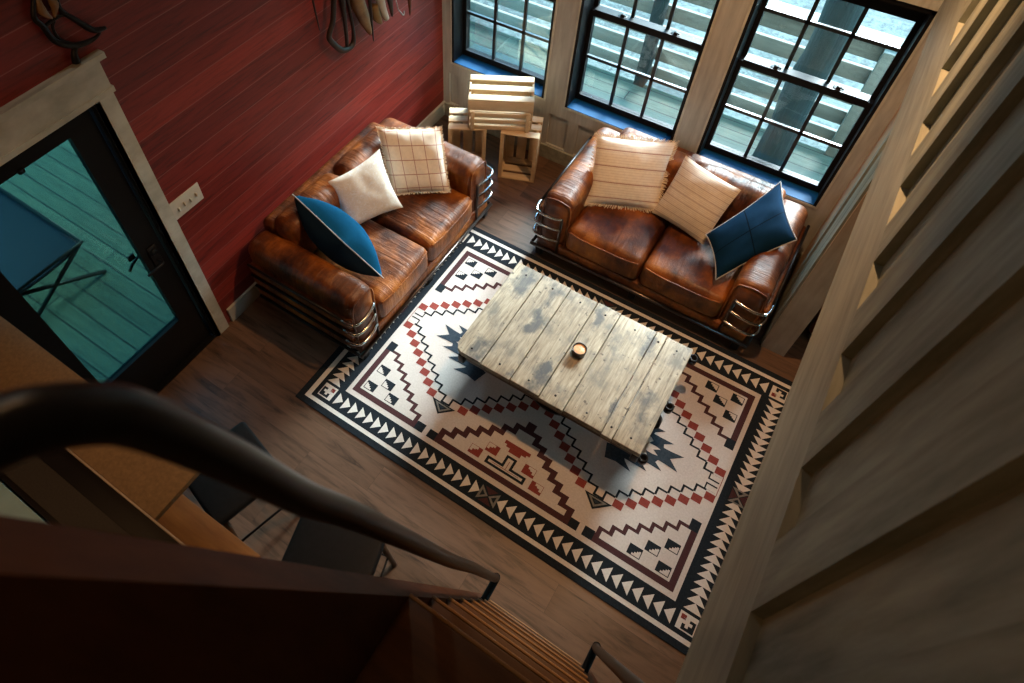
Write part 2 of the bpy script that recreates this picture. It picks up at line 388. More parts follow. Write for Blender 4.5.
# windows ---------------------------------------------------------------
def window(idx, a, b_):
    YS = YW + .16
    m = MB()
    # black reveal lining
    m.box(a - .003, YW - .004, ZB - .01, a + .02, YW + .25, ZT); m.box(b_ - .02, YW - .004, ZB - .01, b_ + .003, YW + .25, ZT)
    m.box(a, YW - .004, ZT - .02, b_, YW + .25, ZT + .012)
    w = struct(m.build('window_%d' % idx, BLACKF, origin=((a + b_) / 2, YW, ZB)),
               ('black framed window nearest the red wall', 'middle black framed window between the two sofas', 'black framed window above the right sofa')[idx - 1])
    m = MB(); m.box(a, YW - .002, ZB - .02, b_, YW + .25, ZB + .001); plabel(m.build('window_sill', SILLM, w), 'window sill with the blue sky reflection put into its colour')
    # pale thin edge round the opening
    m = MB(); e = .014
    m.box(a - e, YW - .008, ZB - e, a, YW, ZT); m.box(a - e, YW - .008, ZB - .022, b_ + e, YW, ZB - .006); m.box(b_, YW - .008, ZB - e, b_ + e, YW, ZT)
    plabel(m.build('window_trim', CASE, w), 'thin pale edge strip')
    g0, g1, zb, z1, zt = a + .052, b_ - .052, .665, 1.372, 1.95
    m = MB()
    m.box(a + .02, YS - .02, ZB, g0, YS + .03, 1.41); m.box(g1, YS - .02, ZB, b_ - .02, YS + .03, 1.41)
    m.box(g0, YS - .02, ZB, g1, YS + .03, zb); m.box(g0, YS - .02, z1 - .004, g1, YS + .03, z1 + .05)
    s1 = plabel(m.build('lower_sash', BLACKF, w), 'lower black sash')
    m = MB()
    m.box(a + .02, YS + .035, 1.375, g0, YS + .07, ZT - .02); m.box(g1, YS + .035, 1.375, b_ - .02, YS + .07, ZT - .02)
    m.box(g0, YS + .035, zt, g1, YS + .07, ZT - .02); m.box(g0, YS + .035, 1.375, g1, YS + .07, 1.41)
    s2 = plabel(m.build('upper_sash', BLACKF, w), 'upper black sash')
    m = MB()
    for k in (1, 2):
        x = g0 + (g1 - g0) * k / 3; m.box(x - .0125, YS - .008, zb, x + .0125, YS + .012, z1)
    m.box(g0, YS - .008, 1.006, g1, YS + .012, 1.031)
    m.build('muntins', MUNT, s1)
    m = MB()
    for k in (1, 2):
        x = g0 + (g1 - g0) * k / 3; m.box(x - .0125, YS + .042, 1.41, x + .0125, YS + .06, zt)
    m.box(g0, YS + .042, 1.746, g1, YS + .06, 1.771)
    m.build('muntins', MUNT, s2)
    m = MB(); m.box(g0, YS + .000, zb, g1, YS + .004, z1); m.build('glass', WGLASS, s1)
    m = MB(); m.box(g0, YS + .05, 1.41, g1, YS + .054, zt); m.build('glass', WGLASS, s2)
    for k in (.26, .76):
        x = g0 + (g1 - g0) * k
        m = MB(); m.box(x - .035, YS - .012, z1 + .04, x + .035, YS + .03, z1 + .052, bev=.004); m.rbox((x, YS + .005, z1 + .06), (.03, .03, .02), .008, 2, 1)
        m.tube([(x, YS + .0, z1 + .063), (x + .03, YS - .012, z1 + .066)], .005, 8)
        m.build('sash_lock', BLACKF, w)
for i, (a, b_) in enumerate(WINS): window(i + 1, a, b_)
m = MB(); m.box(XW, YW - .016, ZT + .012, XR, YW, ZT + .13); m.box(XW, YW - .03, ZT + .13, XR, YW, ZT + .155)
struct(m.build('trim_30', CASE), 'wood head casing across the tops of the windows')

# door -------------------------------------------------------------------
m = MB()
m.box(XW - .16, .24, 0, XW + .0, .26, 2.105); m.box(XW - .16, 1.178, 0, XW + .0, 1.195, 2.105); m.box(XW - .16, .24, 2.09, XW, 1.195, 2.115)
m.box(XW - .16, .24, -.01, XW + .01, 1.195, .015)
d = struct(m.build('door_1', BLACKF, origin=(XW, .72, 0)), 'black framed glass door to the deck')
m = MB(); x0, x1 = XW - .075, XW - .03
m.box(x0, .27, .015, x1, .42, 2.085); m.box(x0, 1.03, .015, x1, 1.172, 2.085); m.box(x0, .42, .015, x1, 1.03, .385); m.box(x0, .42, 1.985, x1, 1.03, 2.085)
leaf = plabel(m.build('door_leaf', BLACKF, d), 'black door leaf')
m = MB(); m.box(x0 + .015, .42, .385, x0 + .02, 1.03, 1.985); m.build('glass', DGLASS, leaf)
m = MB()
m.rbox((x1 + .006, 1.10, 1.0), (.014, .06, .18), .006, 2, 2)
m.tube([(x1 + .01, 1.10, .97), (x1 + .055, 1.10, .97), (x1 + .06, 1.05, .972), (x1 + .055, .985, .965)], .009, 10, smooth_path=4)
m.lathe((x1 + .012, 1.10, 1.05), [(.02, 0), (.02, .012), (.006, .016)], 16, axis='x')
m.build('door_handle', IRON, leaf)
m = MB(); m.box(x0 - .05, .985, 1.0, x0 - .04, 1.03, 1.04); m.tube([(x0 - .0, 1.09, .99), (x0 - .05, 1.09, .99), (x0 - .055, 1.0, .96), (x0 - .05, .96, .93)], .009, 8, smooth_path=4)
m.build('door_handle', IRON, leaf)
m = MB(); m.rbox((x0 + .02, .76, 1.985), (.07, .035, .03), .008, 2, 1); m.build('door_catch', BLACKF, leaf)
# casing
m = MB()
m.box(XW, 1.195, 0, XW + .022, 1.345 - .127, 2.105)
m.box(XW, 1.195, 0, XW + .022, 1.30, 2.105); m.box(XW, .135, 0, XW + .022, .24, 2.105)
m.box(XW, .10, 2.105, XW + .03, 1.312, 2.135)
m.box(XW, .125, 2.135, XW + .022, 1.305, 2.285)
m.box(XW, .09, 2.285, XW + .045, 1.335, 2.315)
struct(m.build('trim_31', CASE, origin=(XW, .7, 0)), 'cream wood door casing with a layered header')
m = MB(); m.box(XW, 1.188, 0, XW + .012, 1.195, 2.1)
struct(m.build('trim_32', IRON), 'dark metal strip between the door and its casing')

# ------------------------------------------------------------------ outside
m = MB()
m.box(-9, -3.5, -.14, XW - .16, 5.72, -.1); m.box(XW - .16, YW + .24, -.14, 5, 5.72, -.1)
struct(m.build('deck', DECK, origin=(0, 0, -.1)), 'weathered deck boards outside the windows and the glass door')
def ground():
    m_, t, b, _ = nt('leafy_hillside')
    v = coords(t)
    vo = N(t, 'ShaderNodeTexVoronoi', i_Scale=9.0); L(t, v, vo.inputs['Vector'])
    big = noise_(t, v, .9, 4)
    f = math_(t, 'ADD', math_(t, 'MULTIPLY', noise_(t, v, 11, 6, .85), .8), math_(t, 'MULTIPLY', big, .45))
    L(t, ramp(t, f, [(.42, (.0005, .0028, .0025)), (.51, (.0015, .008, .007)), (.58, (.006, .018, .0155)), (.68, (.05, .065, .054))]), b.inputs['Base Color'])
    b.inputs['Roughness'].default_value = .9
    return m_
m = MB(); m.box(-30, -20, -1.7, 30, 30, -1.6)
struct(m.build('ground', ground(), origin=(0, 0, -1.6)), 'pale blue green leafy ground below the deck')
YR = 5.80
rl = thing('deck_railing', 'horizontal board deck railing seen through the windows', 'railing', (0, YR, -.1))
for z0 in (-.06, .16, .38, .60, .82):
    m = MB(); m.box(-3.9, YR - .01, z0, 3.0, YR + .03, z0 + .14, bev=.004); m.build('rail', RAILM, rl)
m = MB(); m.box(-3.9, YR - .07, .985, 3.0, YR + .09, 1.02, bev=.004); m.build('cap_rail', RAILM, rl)
for x in (-3.78, -1.52, .37, 2.0):
    m = MB(); m.box(x - .055, YR - .13, -.1, x + .055, YR - .012, .985, bev=.006); m.build('post', LOGM if x == -1.52 else RAILM, rl)
rl = thing('deck_railing', 'short side run of deck railing past the left window', 'railing', (-3.9, YR, -.1))
for z0 in (-.06, .16, .38, .60, .82):
    m = MB(); m.box(-3.94, YR + .1, z0, -3.9, YR + 4, z0 + .14, bev=.004); m.build('rail', RAILM, rl)
m = MB(); m.box(-3.99, YR + .1, .985, -3.85, YR + 4, 1.02, bev=.004); m.build('cap_rail', RAILM, rl)
# log post
m = MB(); pts = []; rad = []
for i in range(16):
    z = -.1 + i * .22
    pts.append((-.095 + .012 * math.sin(i * 1.3), 5.28 + .012 * math.cos(i * 1.7), z)); rad.append(.135 + .008 * math.sin(i * 2.1) - .001 * i)
m.tube(pts, rad, 20, smooth_path=2)
tag(m.build('log_post', LOGM), 'thick round log post standing on the deck outside the right window', 'post')
m = MB(); m.tube([(1.3, 9.4, -1.6), (1.25, 9.4, 1), (1.3, 9.5, 4.5)], [.16, .14, .1], 14, smooth_path=3)
tag(m.build('tree_trunk', LOGM), 'dark tree trunk beyond the deck railing', 'tree')
# lounger on the deck
c = thing('deck_lounger', 'blue sling lounger with black crossed legs on the deck outside the glass door', 'lounger', (-4.75, .82, -.1))
m = MB(); m.rbox((-4.85, .80, .335), (1.62, .64, .03), .012, 2, 10, fn=lambda p, h: p + Vector((0, 0, -.03 * (1 - (p.y / h[1]) ** 2)))); m.build('sling', BLUEC, c)
m = MB(); m.tube([(-5.66, 1.12, .35), (-4.04, 1.12, .35), (-4.04, .48, .35), (-5.66, .48, .35)], .016, 8, closed=True); m.build('frame', IRON, c)
for (xa, xb) in ((-4.12, -4.02), (-5.5, -5.4)):
    m = MB(); m.tube([(xa + .06, 1.13, .34), (xa, .50, -.085)], .016, 8); m.build('leg', IRON, c)
    m = MB(); m.tube([(xa + .03, .47, .34), (xa + .03, 1.16, -.085)], .016, 8); m.build('leg', IRON, c)

# ------------------------------------------------------------------ rug
def rug():
    cx, cy = -.60, 2.12; m = MB(); CR, WH, K, BR, RD, G, SL = range(7)
    z0 = .008; dz = .0007
    m.box(cx - 1.45, cy - .98, .0005, cx + 1.45, cy + .98, z0, K)
    def P(pts, lv, mi, q=((1, 1), (1, -1), (-1, 1), (-1, -1))):
        for sx, sy in q: m.poly([(cx + sx * u / 100, cy + sy * v / 100) for u, v in pts], z0 + dz * lv, mi)
    def Q(u0, v0, u1, v1, lv, mi, q=((1, 1), (1, -1), (-1, 1), (-1, -1))): P([(u0, v0), (u1, v0), (u1, v1), (u0, v1)], lv, mi, q)
    one = ((1, 1),)
    X2 = ((1, 1), (-1, 1)); Y2 = ((1, 1), (1, -1))
    Q(-140.3, -93.8, 140.3, 93.8, 1, WH, one); Q(-136.9, -91.1, 136.9, 91.1, 2, K, one)
    # long-side triangles
    for i in range(18):
        u = 120.4 - i * 6.4
        P([(u, 79.3), (u, 88.6), (u - 5.3, 83.8)], 3, WH)
    for i in range(14):
        v = 76.4 - i * 5.2
        P([(123.6, v), (134.3, v), (128.8, v - 5.3)], 3, WH)
    # hourglass emblems mid border
    for (a, b_) in ((G, 3), (K, 4)):
        s = 1 if a == G else .42; o = 0 if a == G else .9
        P([(6.4, 84 + 4.8 * s), (6.4, 84 - 4.8 * s), (6.4 - 6.2 * s, 84)] if a == G else [(5.0, 86.2), (5.0, 81.8), (2.2, 84)], b_, a)
    P([(-4.5, 79), (4.5, 79), (0, 83)], 3, BR, ((1, 1), (1, -1))); P([(-4.5, 89), (4.5, 89), (0, 85)], 3, BR, ((1, 1), (1, -1)))
    P([(123.8, 5), (134.2, 5), (129, 0)], 3, G, ((1, 1), (1, -1), (-1, 1), (-1, -1))); P([(126.8, 3.9), (131.2, 3.9), (129, 1.6)], 4, K)
    P([(124, -4), (128.4, 0), (124, 4)], 3, BR, X2); P([(134, -4), (129.6, 0), (134, 4)], 3, BR, X2)
    # corner blocks
    Q(123.2, 78.3, 133.6, 88.3, 3, WH); Q(126.0, 81.0, 133.0, 87.6, 4, K)
    Q(126.0, 81.0, 129.6, 84.3, 5, WH); Q(129.6, 82.6, 131.4, 84.3, 5, WH); Q(127.8, 84.3, 129.6, 86.0, 5, WH)
    Q(124.3, 79.6, 127.2, 82.4, 5, RD)
    # cream field
    Q(-118.8, -76.3, 118.8, 76.3, 3, CR, one)
    # dark brown frames with stepped inner edges
    lw = [(-115.9, -72.8), (-115.9, -27.2), (-109.9, -27.2)]
    st = [(-109.9, -32.5)]
    u, v = -103.6, -32.5
    while u < -64: st += [(u, v), (u, v - 4.95)]; u += 6.45; v -= 4.95
    st += [(-58.0, v), (-58.0, -72.8)]
    P([(-p[0], -p[1]) for p in lw + st], 4, BR)
    inn = [(-111.9, -68.8), (-111.9, -34.6), (-105.8, -34.6)]
    u, v = -105.8, -39.5
    while u < -72: inn += [(u, v), (u + 6.35, v)]; u += 6.35; v -= 4.95
    inn = [(-111.9, -68.8), (-111.9, -34.6)]
    u, v = -111.9, -34.6
    for k in range(7):
        inn += [(u + 6.3, v), (u + 6.3, v - 4.92)]; u += 6.3; v -= 4.92
    inn = inn[:-1] + [(u, -68.8)]
    P([(-p[0], -p[1]) for p in inn], 5, CR)
    Q(110.0, 27.2, 115.9, 34.4, 5, K); Q(58.0, 66.6, 64.6, 72.8, 5, K)
    # pyramids on the long sides
    up = [(0, -72.8), (54.6, -72.8), (54.6, -67.0)]
    u, v = 48.6, -67.0
    for k in range(8):
        up += [(u, v), (u, v + 5.0)]; u -= 6.5; v += 5.0
    up += [(0, up[-1][1])]
    lo = [(0, -68.8), (44.4, -68.8), (44.4, -65.2)]
    u, v = 38.2, -65.2
    lo = [(0, -68.8), (44.4, -68.8)]
    u, v = 44.4, -65.0
    for k in range(7): lo += [(u, v), (u - 6.4, v)]; u -= 6.4; v += 4.98
    lo = lo + [(0, lo[-1][1])]
    def full(h): return h[1:] + [(-a, b_) for a, b_ in reversed(h[1:])]
    P([(a, -b_) for a, b_ in full(up)], 4, BR, Y2); P([(a, -b_) for a, b_ in full(lo)], 5, CR, Y2)
    Q(48.6, 67.0, 54.6, 72.8, 5, K)
    # corner icons
    for (u1, v0) in ((110.4, 46.3), (110.6, 60.9), (101.0, 53.6), (92.8, 60.9)):
        u0, v1 = u1 - 8.2, v0 + 6.4
        Q(u0, v0, u1, v1, 6, K); Q(u0 + 4.0, v0 + 2.4, u1 - .4, v1 - .4, 7, CR) if False else None
        P([(u1 - .5, v0 + 1.9), (u1 - .5, v1 - .5), (u0 + 2.8, v1 - .5), (u0 + 2.8, v1 - 1.7), (u0 + 4.1, v1 - 1.7), (u0 + 4.1, v1 - 2.8), (u0 + 5.4, v1 - 2.8), (u0 + 5.4, v1 - 3.8), (u0 + 6.6, v1 - 3.8), (u0 + 6.6, v0 + 1.9)], 7, CR)
        Q(u1 - 1.9, v1 - 2.2, u1 - 1.0, v1 - 1.2, 8, CR)
    # red icons
    for (u1, v0) in ((26.4, 60.2), (17.6, 53.2)):
        u0, v1 = u1 - 8.4, v0 + 6.4
        Q(u0, v0, u1, v1, 6, RD)
        P([(u1 - .3, v0 + .3), (u1 - .3, v1 - 2.0), (u1 - 2.0, v1 - 2.0), (u1 - 2.0, v1 - 3.6), (u1 - 3.8, v1 - 3.6), (u1 - 3.8, v0 + 2.0), (u1 - 5.4, v0 + 2.0), (u1 - 5.4, v0 + .3)], 7, CR)
    Q(-9.2, 46.1, 9.2, 52.6, 6, RD, Y2)
    P([(9.2, 52.6), (9.2, 48.6), (7.2, 48.6), (7.2, 50.2), (4.2, 50.2), (4.2, 52.6)], 7, CR)
    # stepped black motif
    T = [(-13.8, 66.6), (14.2, 66.6), (14.2, 61.5), (3.9, 61.5), (3.9, 54.6), (-3.5, 54.6), (-3.5, 61.5), (-13.8, 61.5)]
    P(T, 6, K, Y2)
    P([(-12.0, 65.0), (12.4, 65.0), (12.4, 63.2), (2.2, 63.2), (2.2, 56.2), (-1.8, 56.2), (-1.8, 63.2), (-12.0, 63.2)], 7, CR, Y2)
    Q(-9.5, 63.9, 9.8, 64.25, 8, RD, Y2); Q(0.0, 58.0, .4, 64, 8, RD, Y2)
    # red diamonds chains with black zigzag
    for k in range(8):
        u1 = 117.1 - 6.43 * k; v0 = 6.9 + 5.05 * k
        Q(u1 - 6.1, v0, u1, v0 + 5.1, 5, RD)
        h0, h1 = u1 - 12.9, u1 - 6.3
        Q(h0, v0 - 1.4, h1, v0 - .1, 5, K); Q(h0 - .2, v0 - 1.4, h0 + 1.2, v0 + 4.2, 5, K)
    for k in range(8):
        u0 = 47.0 - 6.43 * k; v1 = 47.4 - 5.05 * k
        if u0 > 0: Q(max(u0 - 6.1, 0), v1 - 5.1, u0, v1, 5, RD)
        h1 = u0 + 6.3
        if h1 > 5: Q(max(h1 - 6.2, 0), v1 - 6.4, h1 + .2, v1 - 5.1, 5, K); Q(h1 - .2, v1 - 6.4, h1 + 1.2, v1 - .6, 5, K)
    Q(53.0, 46.0, 60.5, 47.4, 5, K)
    Q(109, 5.5, 116, 5.6, 5, K); Q(109.2, 1.2, 116.2, 2.2, 5, K); Q(109.0, 1.2, 109.9, 6.6, 5, K); Q(116.9, 0, 117.3, 7, 5, RD)
    # black tipped triangles
    P([(66.6, 47.3), (48.0, 47.6), (56.9, 55.8)], 6, K); P([(63.6, 48.2), (50.8, 48.4), (56.9, 54.2)], 7, G)
    P([(60.8, 49.2), (53.4, 49.3), (57.0, 52.6)], 8, K); P([(59, 49.9), (55.2, 49.9), (57, 51.6)], 9, SL)
    P([(66.6, 47.0), (56.5, 44.0), (48.0, 47.4)], 4, CR)
    # jagged feather shapes at both ends
    F = [(84.5, 0), (91.7, 5.8), (82.7, 4.9), (78.3, 4.8), (77.4, 7), (83, 10.6), (74, 10.4), (69.3, 10.4), (69.6, 11.8), (75, 15.8), (66, 15.6), (60, 15.6), (61, 17), (66.7, 21.7), (56, 20.5), (49, 21.8), (46, 12), (60, 8), (68.8, 7.1), (70.9, 5.5), (69, 2.9), (73.8, 3), (77, 2.4), (73, 0)]
    P(F, 6, SL)
    o = m.build('rug', [RP, RPB, RK, RBR, RR, RG, RSL], origin=(cx, cy, 0))
    return tag(o, 'large cream rug with black, brown and red stepped geometric pattern on the plank floor', 'rug')
rug()

# ------------------------------------------------------------------ coffee table (old factory cart)
tx, ty = -.575, 2.245
t_ = thing('coffee_table', 'low factory cart coffee table of weathered planks on iron wheels, on the rug', 'table', (tx, ty, .0165))
TW = tabletop_mat()
xb = [-1.222, -1.02, -.805, -.602, -.433, -.18, -.108, .070]
m = MB()
for i in range(7):
    a, b_ = xb[i] + .002, xb[i + 1] - .002
    y0 = 1.835 + (.006, .0, .004, -.004, .002, -.006, .0)[i]; y1 = 2.668 + (.002, .006, -.003, .004, -.002, .005, 0)[i]
    def fn(p, h, i=i):
        return p + Vector((0, 0, .0025 * noise.noise(Vector((p.x * 9 + i * 5, p.y * 6, 0)))))
    if i == 0:
        pts = [(a + .0, y1), (b_, y1), (b_, y0), (a + .055, y0), (a + .02, y0 + .015), (a, y0 + .05)]
        n = len(pts); vs = [(x, y, .385) for x, y in pts] + [(x, y, .428) for x, y in pts]
        m.add(vs, [tuple(range(n)), tuple(range(2 * n - 1, n - 1, -1))] + [(k, k + n, (k + 1) % n + n, (k + 1) % n) for k in range(n)], 0)
    else: m.rbox(((a + b_) / 2, (y0 + y1) / 2, .407), (b_ - a, y1 - y0, .044 - .004 * (i % 2)), .005, 2, 8, fn)
top = m.build('tabletop', TW, t_)
for x, y in [(xx, yy) for xx in [(xb[i] + xb[i + 1]) / 2 + dx for i in range(7) for dx in (0,)] for yy in (1.90, 2.60)]:
    m = MB(); m.lathe((x, y, .427), [(.0075, 0), (.007, .003), (.002, .004)], 10); m.build('bolt_head', IRON, top)
m = MB()
for y in (1.90, 2.60): m.box(-1.15, y - .035, .30, .03, y + .035, .384, bev=.006)
for x in (-1.10, -.57, -.03): m.box(x - .035, 1.935, .30, x + .035, 2.565, .38, bev=.006)
m.build('frame', STOOLW, t_)
for x in (.045, -1.165):
    for y in (1.88, 2.62): m = MB(); m.rbox((x, y, .34), (.045, .09, .09), .01, 2, 1); m.build('corner_iron', IRON, t_)
def wheel(x, y, r, w=.045):
    m = MB(); prof = [(r * .2, -w / 2), (r * .25, -w / 2 - .01), (r * .3, -w / 2 + .012), (r * .8, -w / 2 + .012), (r * .84, -w / 2), (r, -w / 2), (r, w / 2), (r * .84, w / 2), (r * .8, w / 2 - .012), (r * .3, w / 2 - .012), (r * .25, w / 2 + .01), (r * .2, w / 2)]
    m.lathe((x, y, .0165 + r), prof, 28, axis='y'); return m
for x, y in ((-.57, 2.0), (-.57, 2.5)): wheel(x, y, .14).build('wheel', IRON, t_)
for x in (.0, -1.13): wheel(x, 2.25, .10).build('wheel', IRON, t_)
m = MB(); m.tube([(-.57, 1.95, .152), (-.57, 2.55, .152)], .014, 8)
m.build('axle', IRON, t_)
for x in (.0, -1.13):
    m = MB(); m.box(x - .03, 2.20, .22, x + .03, 2.30, .30); m.box(x - .02, 2.20, .10, x + .02, 2.212, .24); m.box(x - .02, 2.288, .10, x + .02, 2.30, .24)
    m.build('wheel_mount', IRON, t_)
for y in (2.0, 2.5):
    m = MB(); m.box(-.62, y - .045, .13, -.52, y - .03, .31); m.box(-.62, y + .03, .13, -.52, y + .045, .31); m.box(-.62, y - .045, .30, -.52, y + .045, .31); m.build('wheel_mount', IRON, t_)
# stake pockets sticking out at the right end
for y in (1.86, 2.25, 2.655):
    m = MB(); m.lathe((.092, y, .32), [(.022, 0), (.028, .0), (.028, .05), (.018, .05), (.018, .02)], 16); m.build('stake_pocket', IRON, t_)
# candle
cn = thing('candle', 'small candle in a dark tin near the middle of the coffee table', 'candle', (-.535, 2.245, .429))
m = MB(); m.lathe((-.535, 2.245, .429), [(.038, 0), (.043, .004), (.045, .03), (.046, .052), (.0455, .054), (.041, .054), (.040, .034), (.0, .034)], 28)
m.build('tin', mat('dark_candle_tin', (.05, .045, .045), (.10, .09, .085), 20, rough=.3, metal=.8), cn)
m = MB(); m.lathe((-.535, 2.245, .4635), [(.0, 0), (.0395, 0), (.040, .008), (.036, .011), (.0, .0095)], 28)
m.build('wax', mat('orange_cream_wax', (.78, .42, .20), (.88, .60, .36), 60, rough=.4), cn)
m = MB(); m.tube([(-.535, 2.245, .470), (-.533, 2.246, .480)], .0015, 6); m.build('wick', BLACKL, cn)

# ------------------------------------------------------------------ sofas
def bulge(t=0, b_=0, f=0, s=0, wr=0, seed=0):
    def fn(p, h):
        u, v, w = p.x / h[0], p.y / h[1], p.z / h[2]
        q = Vector(p)
        if w > 0: q.z += t * (1 - u * u) * (1 - v * v) * w
        if v < 0: q.y -= f * (1 - u * u) * (1 - w * w)
        if abs(u) > .8: q.x += s * (1 - v * v) * (1 - w * w) * (1 if u > 0 else -1)
        if wr:
            k = noise.noise(Vector((p.x * 14 + seed, p.y * 14, p.z * 14)))
            q += Vector((0, -wr * k * .4, wr * k))
        return q
    return fn
def make_sofa(label, loc, rz):
    S = thing('leather_sofa', label, 'sofa', loc, rz, 'pair of brown leather two-seat sofas')
    W, D = 1.70, .95; hw = W / 2
    # base box
    m = MB(); m.box(-hw + .03, -D / 2 - .018, .085, hw - .03, D / 2 - .02, .20, bev=.01); m.build('base', SOFAX, S, local=True)
    # back shell
    m = MB(); m.rbox((0, D / 2 - .07, .42), (W - .44, .14, .60), .05, 3, 10, bulge(wr=.004)); m.build('back_shell', SOFAX, S, local=True)
    for s in (-1, 1):
        ax = s * (hw - .13)
        m = MB()
        m.rbox((ax - s * .012, 0, .40), (.235, D, .50), .075, 4, 12, bulge(t=.012, f=.012, wr=.006, seed=s * 3))
        arm = m.build('arm', SOFAY, S, local=True)
        m = MB()
        for z0, z1 in ((.15, .245), (.275, .37), (.40, .485)):
            m.rbox((s * (hw - .018), -.005, (z0 + z1) / 2), (.055, D - .05, z1 - z0), .024, 3, 8, bulge(s=.008, wr=.004, seed=z0 * 9))
        m.build('side_bolsters', SOFAY, arm, local=True)
        # welt line round arm front
        m = MB(); fx0, fx1 = ax - .105 - s * .012, ax + .105 - s * .012; yf = -D / 2 + .012
        m.tube([(fx0, yf, .17), (fx0, yf, .56), (fx0 + .05, yf, .625), (fx1 - .05, yf, .625), (fx1, yf, .56), (fx1, yf, .17)], .006, 8, smooth_path=4)
        m.build('piping', SOFAY, arm, local=True)
        # vertical bar and three bent tubes
        m = MB(); xi = s * (hw - .235); m.tube([(xi + s * .03, -D / 2 - .022, .10), (xi + s * .03, -D / 2 - .022, .50)], .011, 10)
        m.build('upright_bar', DCHROME, S, local=True)
        for z in (.26, .385, .50):
            m = MB(); xo = s * (hw + .014)
            m.tube([(xi + s * .03, -D / 2 - .022, z), (xi + s * .09, -D / 2 - .040, z), (s * (hw - .06), -D / 2 - .045, z), (s * (hw - .005), -D / 2 - .030, z), (xo, -D / 2 + .02, z), (xo, -D / 2 + .07, z)], .0115, 10, smooth_path=5)
            plabel(m.build('bent_tube', CHROME, S, local=True), 'shiny chrome tube wrapped round the arm corner')
            m = MB(); m.tube([(xo, -D / 2 + .07, z), (xo, D / 2 - .05, z)], .0105, 10)
            m.build('side_tube', IRON, S, local=True)
    # seats
    sw = (W - .50) / 2
    for s in (-1, 1):
        m = MB(); m.rbox((s * sw / 2, -.100, .315), (sw - .006, .80, .235), .055, 4, 14, bulge(t=.028, f=.022, wr=.006, seed=7 + s))
        q = m.build('seat_cushion', SOFAX, S, local=True)
        m = MB(); y = -.100 - .40 - .006
        m.tube([(s * sw / 2 - sw / 2 + .03, y + .012, .405), (s * sw / 2 - sw * .25, y - .008, .408), (s * sw / 2, y - .012, .412), (s * sw / 2 + sw * .25, y - .008, .408), (s * sw / 2 + sw / 2 - .03, y + .012, .405)], .006, 8, smooth_path=5)
        m.build('piping', SOFAX, q, local=True)
        m = MB(); M = Matrix.Rotation(-.16, 4, 'X')
        m.rbox((0, 0, 0), (sw + .02, .22, .38), .085, 4, 12, bulge(t=.012, f=.03, wr=.008, seed=3 + s), M=Matrix.Translation((s * (sw + .02) / 2, D / 2 - .20, .575)) @ M)
        m.build('back_cushion', SOFAX, S, local=True)
    # front base rail and feet
    m = MB(); y = -D / 2 - .03
    m.tube([(-hw - .01, y, .115), (hw + .01, y, .115)], .014, 10); plabel(m.build('base_rail', DCHROME, S, local=True), 'steel tube along the front')
    for s in (-1, 1):
        m = MB(); m.tube([(s * (hw + .005), -D / 2 - .02, .115), (s * (hw + .005), D / 2 - .04, .115)], .012, 10)
        m.build('side_rail', IRON, S, local=True)
    for (x, y) in ((-hw + .06, -D / 2 + .0), (hw - .06, -D / 2 + .0), (0, -D / 2 + .0), (-hw + .06, D / 2 - .07), (hw - .06, D / 2 - .07)):
        m = MB(); m.rbox((x, y, .058), (.055, .055, .09), .01, 2, 1); m.tube([(x, y, .1), (x, y - .03, .115)], .012, 8); m.build('foot', IRON, S, local=True)
    return S
make_sofa('brown leather two-seat sofa along the red wall', (-2.322, 2.44, .0), PI / 2)
make_sofa('brown leather two-seat sofa under the right window', (-.485, 3.625, 0), 0)

